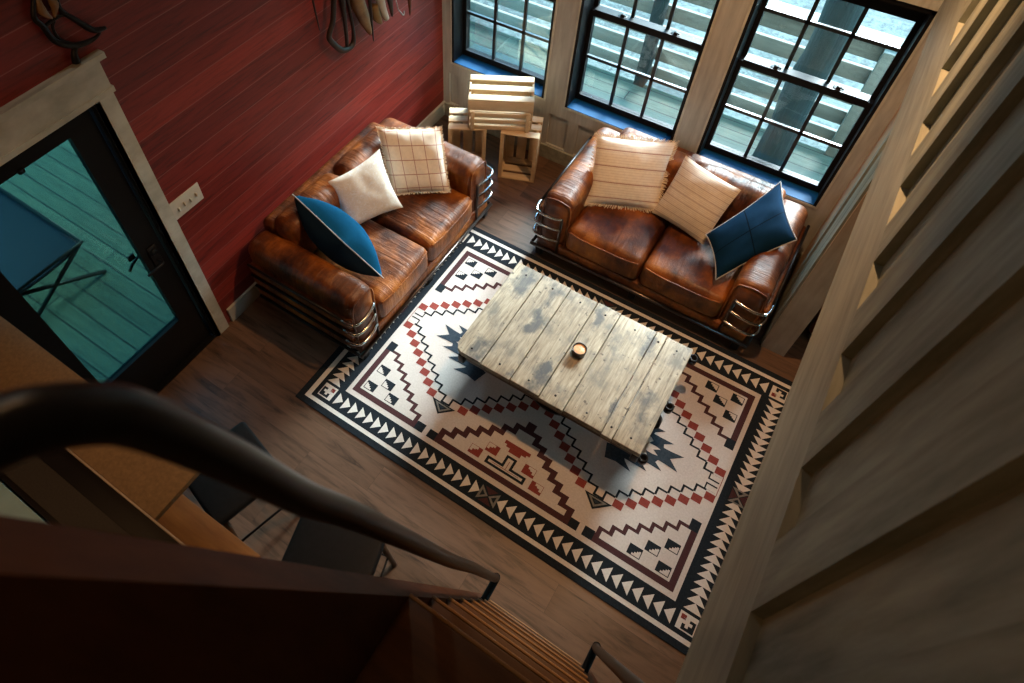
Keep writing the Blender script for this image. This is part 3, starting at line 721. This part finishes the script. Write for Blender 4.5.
# ------------------------------------------------------------------ pillows
def pillow(name, label, corners, fmat, thick=.16, back=None, piping=None, fringe=None, frill=False, seed=0, group='throw pillows on the sofas', pinch=.05):
    C = [Vector(c) for c in corners]  # TL TR BR BL
    cen = sum(C, Vector()) / 4
    nrm = (C[1] - C[0]).cross(C[3] - C[0]).normalized()
    if nrm.z < 0: nrm = -nrm
    base = min(c.z for c in C)
    T_ = thing(name, label, 'pillow', (cen.x, cen.y, base), 0, group)
    n = 26
    def P(u, v, side):
        # pinch edges inward between corners
        uu = u + pinch * (.5 - u) * 2 * (4 * v * (1 - v)) * .5 * (abs(2 * u - 1) ** 2)
        vv = v + pinch * (.5 - v) * 2 * (4 * u * (1 - u)) * .5 * (abs(2 * v - 1) ** 2)
        p = (C[0] * (1 - uu) + C[1] * uu) * (1 - vv) + (C[3] * (1 - uu) + C[2] * uu) * vv
        a, b_ = abs(2 * u - 1), abs(2 * v - 1)
        h = ((1 - a ** 2.2) * (1 - b_ ** 2.2)) ** .55
        wr = .006 * noise.noise(Vector((u * 6 + seed, v * 6, seed * 1.7))) + .01 * noise.noise(Vector((u * 2.5 + seed, v * 2.5, 3)))
        return p + nrm * (side * thick / 2 * h + wr * min(1, h * 2))
    ml = []
    for side, nm in ((1, 'front_panel'), (-1, 'back_panel')):
        m = MB(); uv = []
        vs = []
        for j in range(n + 1):
            for i in range(n + 1):
                vs.append(P(i / n, j / n, side)); uv.append((i / n, 1 - j / n))
        fs = []
        for j in range(n):
            for i in range(n):
                a = j * (n + 1) + i; q = (a, a + n + 1, a + n + 2, a + 1)
                fs.append(q if side > 0 else q[::-1])
        m.add(vs, fs, 0, True)
        m.build(nm, fmat if side > 0 else (back or fmat), T_, uv=uv)
    per = [P(i / n, 0, 0) for i in range(n)] + [P(1, i / n, 0) for i in range(n)] + [P(1 - i / n, 1, 0) for i in range(n)] + [P(0, 1 - i / n, 0) for i in range(n)]
    if piping:
        m = MB(); m.tube(per, .0045, 8, closed=True); plabel(m.build('piping', piping, T_), 'grey piped edge')
    if fringe:
        m = MB(); rnd = random.Random(seed)
        N_ = len(per)
        for i in range(N_):
            a, b_ = per[i], per[(i + 1) % N_]
            for k in range(3 if not frill else 2):
                p = a.lerp(b_, (k + rnd.random() * .6) / (3 if not frill else 2)); o = (p - cen); o -= nrm * o.dot(nrm); o.normalize()
                tgt = (b_ - a).normalized()
                ln = (.028 if not frill else .014) * (.6 + .8 * rnd.random()); w = tgt * (.0028 if not frill else .006)
                q = p + o * ln + tgt * rnd.uniform(-.008, .008) + nrm * rnd.uniform(-.006, .006)
                th = nrm * .0012
                m.add([p - w - th, p + w - th, q + w * .7 - th, q - w * .7 - th, p - w + th, p + w + th, q + w * .7 + th, q - w * .7 + th],
                      [(0, 3, 2, 1), (4, 5, 6, 7), (0, 1, 5, 4), (1, 2, 6, 5), (2, 3, 7, 6), (3, 0, 4, 7)])
        m.build('fringe', fmat if frill else fringe, T_)
    return T_
CREAM = fabric('cream_plaid_fabric', (.92, .82, .69), 'plaid'); CREAMS = fabric('cream_striped_fabric', (.92, .83, .71), 'stripe')
FLOR = fabric('cream_embroidered_fabric', (.80, .74, .64), 'floral'); BEI = fabric('beige_fine_striped_fabric', (.76, .67, .56), 'finestripe')
BLUE = fabric('mid_blue_fabric', (.004, .085, .19)); BLUED = fabric('dark_blue_fabric', (.008, .022, .042)); NAVY = fabric('navy_fabric', (.003, .024, .060), 'cross')
PIPE = mat('grey_piping', (.34, .33, .33), (.42, .41, .4), 50, rough=.8); FR = mat('cream_fringe_yarn', (.72, .58, .43), (.82, .70, .55), 50, rough=.9)
dz = Vector((0, 0, .02))
pillow('throw_pillow', 'cream pillow with brown window-pane check and ruffled edge on the left sofa', [(-2.58, 2.88, .86), (-2.19, 3.14, .86), (-1.98, 2.94, .475), (-2.33, 2.67, .475)], CREAM, .17, fringe=FR, frill=True, seed=2)
pillow('throw_pillow', 'plain off-white embroidered pillow between the blue and checked pillows on the left sofa', [(-2.58, 2.30, .79), (-2.43, 2.71, .86), (-2.16, 2.59, .51), (-2.38, 2.19, .475)], FLOR, .15, seed=5, pinch=.10)
pillow('throw_pillow', 'bright blue pillow with grey piping leaning on the near arm of the left sofa', [(-2.64, 2.02, .87), (-2.13, 1.925, .79), (-1.91, 2.01, .475), (-2.40, 2.11, .55)], BLUE, .31, back=BLUED, piping=PIPE, seed=9)
pillow('throw_pillow', 'large cream pillow with thin brown stripes and fringe on the right sofa', [(-1.19, 3.70, .86), (-.68, 3.93, .86), (-.60, 3.61, .48), (-1.07, 3.40, .47)], CREAMS, .17, fringe=FR, seed=12)
pillow('throw_pillow', 'beige finely striped pillow in the middle of the right sofa', [(-.575, 3.88, .83), (-.13, 3.76, .83), (-.19, 3.48, .485), (-.62, 3.58, .475)], BEI, .14, seed=15)
pillow('throw_pillow', 'navy pillow with cross seams and grey piping on the right sofa', [(.069, 3.93, .88), (.325, 3.63, .73), (-.01, 3.21, .51), (-.205, 3.48, .59)], NAVY, .16, piping=PIPE, seed=19, pinch=.09)

# ------------------------------------------------------------------ crates
def crate_stand(label, loc, rz):
    w, d_, h = .315, .27, .50
    C = thing('wooden_crate', label, 'crate', loc, rz, 'three pine crates in the corner')
    def slab(nm, fn_):
        m = MB(); fn_(m); return m.build(nm, CRATE, C, local=True)
    t = .012
    slab('top_panel', lambda m: [m.box(0, y0, h - t, w, y0 + .07, h, bev=.002) for y0 in (0, .10, .20)] + [m.box(.012, 0, h - t - .02, .034, d_, h - t), m.box(w - .034, 0, h - t - .02, w - .012, d_, h - t)])
    slab('bottom_panel', lambda m: [m.box(0, y0, 0, w, y0 + .07, t, bev=.002) for y0 in (0, .10, .20)] + [m.box(.012, 0, t, .034, d_, t + .02), m.box(w - .034, 0, t, w - .012, d_, t + .02)])
    for x in (0, w - t):
        slab('side_panel', lambda m: [m.box(x, y0, t, x + t, y0 + .07, h - t, bev=.002) for y0 in (0, .10, .20)])
    slab('back_panel', lambda m: [m.box(x0, d_ - t, t, x0 + .08, d_, h - t, bev=.002) for x0 in (.012, .118, .223)])
    for x in (t, w - t - .02):
        for y in (.002, d_ - t - .022): slab('corner_post', lambda m: m.box(x, y, t, x + .02, y + .02, h - t))
    return C
crate_stand('open-fronted pine crate standing on end, the lower right one of the stack', (-1.985, 3.69, 0), math.radians(21))
crate_stand('pine crate standing on end nearest the red wall, lower left of the stack', (-2.37, 3.50, 0), math.radians(31))
def crate_top():
    w, d_, h = .515, .32, .30; a = math.radians(29)
    C = thing('wooden_crate', 'pine crate lying across the two standing crates, topmost of the stack', 'crate', (-2.235, 3.585, .502), a, 'three pine crates in the corner')
    t = .013
    def slab(nm, bs, lab=None):
        m = MB()
        for b_ in bs: m.box(*b_, bev=.002)
        o = m.build(nm, CRATE, C, local=True)
    slab('top_panel', [(0, y0, h - t, w, y0 + .07, h) for y0 in (0, .125, .25)])
    slab('front_panel', [(0, 0, h - .105, w, t, h - t)] + [(t, .004, z0, w - t, .004 + t, z0 + .042) for z0 in (.0, .062, .124)])
    for x in (.022, w - .052): slab('front_post', [(x, -.012, 0, x + .03, .004, .185)])
    for x in (0, w - t): slab('side_panel', [(x, t, 0, x + t, d_ - t, h - t)])
    slab('back_panel', [(0, d_ - t, z0, w, d_, z0 + .07) for z0 in (0, .1, .205)])
    slab('bottom_panel', [(t, y0, 0, w - t, y0 + .075, t) for y0 in (.02, .115, .21)])
crate_top()

# ------------------------------------------------------------------ loft ladder and rails
LD = thing('loft_ladder', 'steep dark wood ladder stair with golden treads and black pipe handrails', 'stairs', (0, .79, 0))
a_, s_ = .791, .230
YP = lambda z: a_ - s_ * z
dirv = Vector((0, -s_, 1)).normalized()
for x0, x1 in ((-.352, -.277), (.277, .350)):
    m = MB(); z1 = 4.0 if x0 < 0 else 3.2
    vs = []
    for z in (0, z1):
        for x in (x0, x1): vs += [(x, YP(z), z), (x, YP(z) - .24, z)]
    m.add(vs, [(0, 1, 3, 2), (4, 6, 7, 5), (0, 2, 6, 4), (1, 5, 7, 3), (0, 4, 5, 1), (2, 3, 7, 6)])
    m.build('stringer', DRED, LD)
for k in range(9):
    z = .15 + .33 * k
    if z > 2.6: break
    m = MB(); y1 = YP(z) + .012
    m.box(-.277, y1 - .235, z - .035, .277, y1 - .012, z, bev=.003)
    tr = m.build('tread', TREAD, LD)
    m = MB(); m.box(-.277, y1 - .012, z - .012, .277, y1 - .003, z + .001, bev=.002); plabel(m.build('nosing', TREADE, tr), 'pale front edge')
YQ = lambda z: .91 - .23 * z
for s in (-1, 1):
    x = .28 * s
    m = MB()
    if s < 0:
        pts = [(x, YP(.45) - .0, .45), (x, YP(.45) + .07, .455), (x, .80, .465), (x, .805, .50), (x, YQ(.6), .6), (x, YQ(1.6), 1.6), (x, .399, 2.187), (x, .242, 2.876), (x, .165, 3.21), (x, .116, 3.404), (x, .081, 3.576), (x, .064, 3.652), (x, .053, 3.70), (x, .040, 3.748), (x, .028, 3.773), (x, .010, 3.80), (x, -.012, 3.82), (x, -.06, 3.84), (x, -.25, 3.845)]
    else:
        pts = [(x, YP(.45) - .0, .45), (x, YP(.45) + .07, .455), (x, .80, .465), (x, .805, .50), (x, YQ(.6), .6), (x, YQ(1.6), 1.6), (x, YQ(2.88), 2.88), (x, YQ(3.4), 3.4)]
    m.tube(pts, .0195, 16, smooth_path=6)
    plabel(m.build('handrail', IRON, LD), 'black iron pipe handrail')

# ------------------------------------------------------------------ kitchen side, lower left
k_ = thing('tall_cabinet', 'tall dark cabinet with a speckled top and black edges, beside the tan board', 'cabinet', (-1.9, -.08, 0))
m = MB(); m.box(-2.835, -.185, .0, -.92, .022, 1.685); m.build('body', BLACKF, k_)
m = MB(); m.box(-2.835, -.165, 1.685, -.93, -.055, 1.692); plabel(m.build('top_panel', DARKS, k_), 'dark speckled top')
m = MB(); m.box(-2.835, .022, 1.68, -.92, .030, 1.703, bev=.002); plabel(m.build('edge_strip', mat('pale_edge_strip', (.3, .24, .18), (.4, .32, .25), 9, rough=.4), k_), 'thin pale edge strip')
k_ = thing('shelf', 'two-level tan wood shelf in front of the glass door', 'shelf', (-2.0, .15, 1.05))
m = MB(); m.box(-2.83, .031, 1.67, -1.31, .255, 1.70, bev=.002); plabel(m.build('top_board', TANP, k_), 'tan speckled top board')
m = MB(); m.box(-2.83, .031, 1.07, -1.13, .185, 1.10, bev=.002); plabel(m.build('lower_board', GOLD, k_), 'smooth golden lower board')
m = MB(); m.box(-2.83, .031, 1.10, -2.80, .245, 1.67); m.build('side_panel', TANP, k_)
m = MB(); m.box(-2.835, -.75, 0, -1.36, -.195, 1.70, bev=.004)
m.box(-2.835, -.75, 1.70, -1.35, -.19, 1.715, bev=.003)
tag(m.build('pale_cabinet', PALEB), 'pale green grey cabinet top at the lower left edge', 'cabinet')
def stool(label, cx, cy, rz, w=.41, d_=.41):
    S = thing('bar_stool', label, 'stool', (cx, cy, 0), rz, 'black bar stools by the shelf')
    m = MB(); m.rbox((0, 0, .625), (w, d_, .055), .022, 3, 6, bulge(t=.008)); m.build('seat', BLACKL, S, local=True)
    for sx in (-1, 1):
        for sy in (-1, 1):
            m = MB(); m.tube([(sx * (w / 2 - .05), sy * (d_ / 2 - .05), .60), (sx * (w / 2 - .015), sy * (d_ / 2 - .015), 0)], [.019, .014], 10); m.build('leg', STOOLW, S, local=True)
    m = MB(); a = w / 2 - .03; b_ = d_ / 2 - .03
    m.tube([(-a, -b_, .22), (a, -b_, .22), (a, b_, .22), (-a, b_, .22)], .01, 8, closed=True); m.build('footrest', IRON, S, local=True)
stool('black-seated bar stool tucked beside the tan shelf, left of the other stool', -1.73, .44, math.radians(-14), .42, .42)
stool('black-seated bar stool nearest the ladder stair', -1.0, .40, math.radians(16), .46, .42)

# dark leather ottoman beyond the opening
o_ = thing('ottoman', 'dark red leather ottoman glimpsed beyond the wall end on the right', 'ottoman', (.98, 3.72, 0))
m = MB(); m.rbox((.98, 3.72, .24), (.58, .46, .34), .04, 3, 8, bulge(t=.02)); m.build('cushion', SOFAX, o_)
for sx in (-1, 1):
    for sy in (-1, 1):
        m = MB(); m.tube([(.98 + sx * .24, 3.72 + sy * .18, .08), (.98 + sx * .24, 3.72 + sy * .18, 0)], .018, 8); m.build('foot', IRON, o_)

# ------------------------------------------------------------------ things on the red wall
s_ = thing('switch_plate', 'ivory four-gang light switch plate beside the glass door', 'switch', (XW, 1.415, 1.15))
m = MB(); m.rbox((XW + .004, 1.415, 1.218), (.009, .225, .135), .004, 2, 2); m.build('plate', WHITEP, s_)
for k in range(4):
    y = 1.415 + (k - 1.5) * .046
    m = MB(); m.rbox((XW + .016, y, 1.218 + (.004 if k % 2 else -.004)), (.022, .011, .024), .003, 2, 1); m.build('toggle', WHITEP, s_)
def wt(pts, x): return [(x, y, z) for y, z in pts]
an = thing('iron_wall_ornament', 'dark iron scroll ornament standing on the door header', 'ornament', (-2.83, 1.22, 2.325))
m = MB()
m.tube(wt([(1.183, 2.678), (1.167, 2.65), (1.134, 2.587), (1.15, 2.534), (1.158, 2.477), (1.184, 2.436), (1.241, 2.396), (1.321, 2.38), (1.37, 2.392)], -2.83), [.008, .010, .012, .013, .014, .015, .014, .010, .005], 10, smooth_path=5)
m.tube(wt([(1.268, 2.69), (1.257, 2.62), (1.251, 2.56), (1.292, 2.491), (1.323, 2.441), (1.352, 2.411), (1.401, 2.398)], -2.83), [.008, .009, .011, .013, .015, .014, .008], 10, smooth_path=5)
m.tube(wt([(1.15, 2.534), (1.195, 2.542), (1.251, 2.540), (1.292, 2.491)], -2.83), .008, 10, smooth_path=4)
m.tube(wt([(1.205, 2.537), (1.184, 2.516), (1.185, 2.462), (1.233, 2.405)], -2.83), .007, 10, smooth_path=4)
m.tube(wt([(1.241, 2.396), (1.215, 2.372), (1.205, 2.328)], -2.83), [.012, .014, .02], 10, smooth_path=4)
m.build('scroll', IRON, an)
for pts in ([(1.20, 2.55), (1.175, 2.60), (1.19, 2.67)], [(1.21, 2.55), (1.235, 2.60), (1.225, 2.66)]):
    m = MB(); m.tube(wt(pts, -2.828), [.004, .020, .006], 10, smooth_path=6); plabel(m.build('leaf', mat('tan_leaf', (.16, .08, .03), (.24, .13, .05), 20, rough=.5), an), 'tan leaf shape')
# hook board with hanging gear (runs above the frame)
HZ = 2.02
hb = thing('hook_board', 'dark wood hook board high on the red wall above the left sofa', 'rack', (XW, 3.1, HZ))
m = MB(); m.box(XW, 2.55, HZ, XW + .025, 3.75, HZ + .09, bev=.004); m.build('board', STOOLW, hb)
for y in (2.66, 2.9, 3.06, 3.17, 3.27, 3.36, 3.5, 3.6):
    m = MB(); m.tube([(XW + .02, y, HZ + .05), (XW + .075, y, HZ + .045), (XW + .09, y, HZ + .08)], .006, 8, smooth_path=3); m.build('hook', IRON, hb)
LE = mat('dark_tack_leather', (.012, .007, .006), (.03, .016, .011), 20, rough=.5)
X0 = -2.775
m = MB()
m.tube([(X0, 2.9, HZ + .06), (X0, 2.85, 1.9), (X0, 2.800, 1.721), (X0, 2.742, 1.64), (X0, 2.752, 1.587), (X0, 2.84, 1.471), (X0, 2.946, 1.454), (X0, 2.972, 1.547), (X0, 2.963, 1.713), (X0, 2.95, 1.9), (X0, 2.9, HZ + .06)], [.016, .018, .018, .018, .02, .022, .02, .012, .010, .014, .014], 10, smooth_path=5)
m.tube([(X0 + .01, 2.9, HZ), (X0 + .012, 2.893, 1.66), (X0 + .01, 2.885, 1.48)], [.028, .014, .012], 10, smooth_path=3)
tag(m.build('stirrup', LE), 'black leather stirrup hanging on the red wall, largest of the hanging gear', 'stirrup', 'gear hanging on the red wall')
m = MB(); m.tube([(X0, 2.66, HZ + .06), (X0, 2.655, 1.923), (X0, 2.667, 1.717)], [.008, .007, .004], 8, smooth_path=3)
tag(m.build('thin_strap', LE), 'thin dark strap hanging leftmost on the red wall', 'strap', 'gear hanging on the red wall')
m = MB(); m.tube([(X0, 3.06, HZ + .06), (X0, 3.035, 1.80), (X0, 3.085, 1.60), (X0, 3.141, 1.43)], [.02, .055, .045, .012], 14, smooth_path=4)
tag(m.build('powder_horn', mat('tan_horn', (.10, .055, .020), (.30, .19, .08), 8, rough=.4)), 'tan tapering horn hanging right of the black stirrup', 'horn', 'gear hanging on the red wall')
m = MB(); m.tube([(X0, 3.17, HZ + .06), (X0, 3.172, 1.669), (X0, 3.166, 1.36)], [.01, .013, .004], 8, smooth_path=3)
tag(m.build('long_strap', LE), 'long dark strap hanging between the horn and the white boot', 'strap', 'gear hanging on the red wall')
bt = thing('small_boot', 'small white and brown boot hanging right of the long strap', 'boot', (X0, 3.29, 1.43), 0, 'gear hanging on the red wall')
m = MB(); m.tube([(X0, 3.27, HZ + .04), (X0, 3.275, 1.70), (X0, 3.29, 1.56), (X0, 3.33, 1.45)], [.03, .035, .032, .022], 12, smooth_path=4); m.build('upper', mat('white_boot_leather', (.42, .38, .32), (.55, .5, .44), 12, rough=.5), bt)
m = MB(); m.tube([(X0 - .01, 3.22, 1.60), (X0 - .01, 3.235, 1.51), (X0 - .01, 3.28, 1.44)], [.03, .034, .012], 10, smooth_path=4); m.build('toe', mat('ochre_leather', (.16, .09, .02), (.24, .14, .04), 12, rough=.5), bt)
m = MB(); m.tube([(X0, 3.36, 1.72), (X0, 3.387, 1.562), (X0, 3.398, 1.434)], [.008, .022, .008], 10, smooth_path=4); m.build('sole', LE, bt)
m = MB(); m.tube([(X0, 3.45, HZ + .03), (X0, 3.456, 1.527), (X0, 3.50, 1.41), (X0, 3.53, 1.375), (X0, 3.54, 1.40)], [.004, .004, .005, .007, .004], 8, smooth_path=3)
tag(m.build('wire_hook', mat('pale_wire', (.3, .28, .26), (.4, .38, .36), 9, rough=.3, metal=.6)), 'thin pale wire hook hanging between boot and wooden spike', 'hook', 'gear hanging on the red wall')
m = MB(); m.tube([(X0, 3.6, HZ + .05), (X0, 3.611, 1.50), (X0, 3.607, 1.33)], [.018, .016, .003], 8, smooth_path=3)
tag(m.build('wooden_spike', DRED), 'dark wooden spike hanging rightmost on the red wall', 'spike', 'gear hanging on the red wall')

# ------------------------------------------------------------------ lamps, added fill lights and daylight
def area(name, loc, rot, size, power, col, size_y=None):
    l = bpy.data.lights.new(name, 'AREA'); l.energy = power; l.color = col; l.size = size
    if size_y: l.shape = 'RECTANGLE'; l.size_y = size_y
    o = bpy.data.objects.new(name, l); COL.objects.link(o); o.location = loc; o.rotation_euler = rot; return o
def point(name, loc, power, col, r=.06):
    l = bpy.data.lights.new(name, 'POINT'); l.energy = power; l.color = col; l.shadow_soft_size = r
    o = bpy.data.objects.new(name, l); COL.objects.link(o); o.location = loc; return o
WARM = (1.0, .54, .24)
def spot(name, loc, target, power, col, size, blend=.5, r=.05):
    l = bpy.data.lights.new(name, 'SPOT'); l.energy = power; l.color = col; l.shadow_soft_size = r
    l.spot_size = math.radians(size); l.spot_blend = blend
    o = bpy.data.objects.new(name, l); COL.objects.link(o); o.location = loc
    o.rotation_euler = (Vector(target) - Vector(loc)).to_track_quat('-Z', 'Y').to_euler(); return o
spot('ceiling_lamp_light', (-.2, 2.95, 3.9), (-.5, 2.4, 0), 165, WARM, 118, .7, .07)
point('wall_fill_light', (-2.3, 2.2, 4.5), 10, (.95, 1.0, .86), .1)  # neutral fill added from the left to brighten the loft wall
sl = bpy.data.lights.new('sky_sun', 'SUN'); sl.energy = 22; sl.color = (.90, .96, 1.0); sl.angle = math.radians(27)
so = bpy.data.objects.new('sky_sun', sl); COL.objects.link(so); so.location = (0, 9, 6)
so.rotation_euler = Vector((-.09, -.84, -.54)).to_track_quat('-Z', 'Y').to_euler()
spot('stair_fill_light', (-1.1, 1.7, 4.7), (-.42, -.1, 3.6), 15, (1, .55, .25), 34, .6, .04)  # narrow warm spot added to light the left stringer edge
point('loft_lamp_light', (-.1, -.6, 4.9), 5, (1, .52, .2), .12)
point('kitchen_lamp_light', (-1.9, -.25, 3.0), 9, (1, .5, .2), .12)
point('side_room_fill_light', (1.8, 3.4, 1.9), 9, (1, .55, .25), .1)  # unseen warm fill, added to light the room beyond the opening
w = bpy.data.worlds.new('World'); sc.world = w; w.use_nodes = True
t = w.node_tree; bg = t.nodes['Background']
tc = t.nodes.new('ShaderNodeTexCoord'); sp = t.nodes.new('ShaderNodeSeparateXYZ'); L(t, tc.outputs['Generated'], sp.inputs[0])
col = ramp(t, math_(t, 'ADD', math_(t, 'MULTIPLY', sp.outputs[2], .5), .5), [(.45, (.12, .34, .34)), (.56, (.26, .66, .78)), (.85, (.17, .52, .95))])
L(t, col, bg.inputs[0]); bg.inputs[1].default_value = 6.8

# ------------------------------------------------------------------ camera
cam = bpy.data.cameras.new('Camera'); co = bpy.data.objects.new('Camera', cam); COL.objects.link(co)
co.location = (0, 0, 4.15); co.rotation_euler = (.65735, .003485, .58392)
cam.sensor_width = 36; cam.lens = .67019 * 1000 / 1024 * 36
cam.shift_x = 59.6 / 1024; cam.shift_y = -75.9 / 1024
cam.clip_start = .02; cam.clip_end = 200
cam.dof.use_dof = True; cam.dof.focus_distance = 3.9; cam.dof.aperture_fstop = 4.2
sc.camera = co
sc.view_settings.view_transform = 'Standard'; sc.view_settings.look = 'None'; sc.view_settings.gamma = 1; sc.view_settings.use_curve_mapping = False
sc.view_settings.exposure = 0.62
sc.cycles.use_denoising = True
sc.cycles.max_bounces = 8
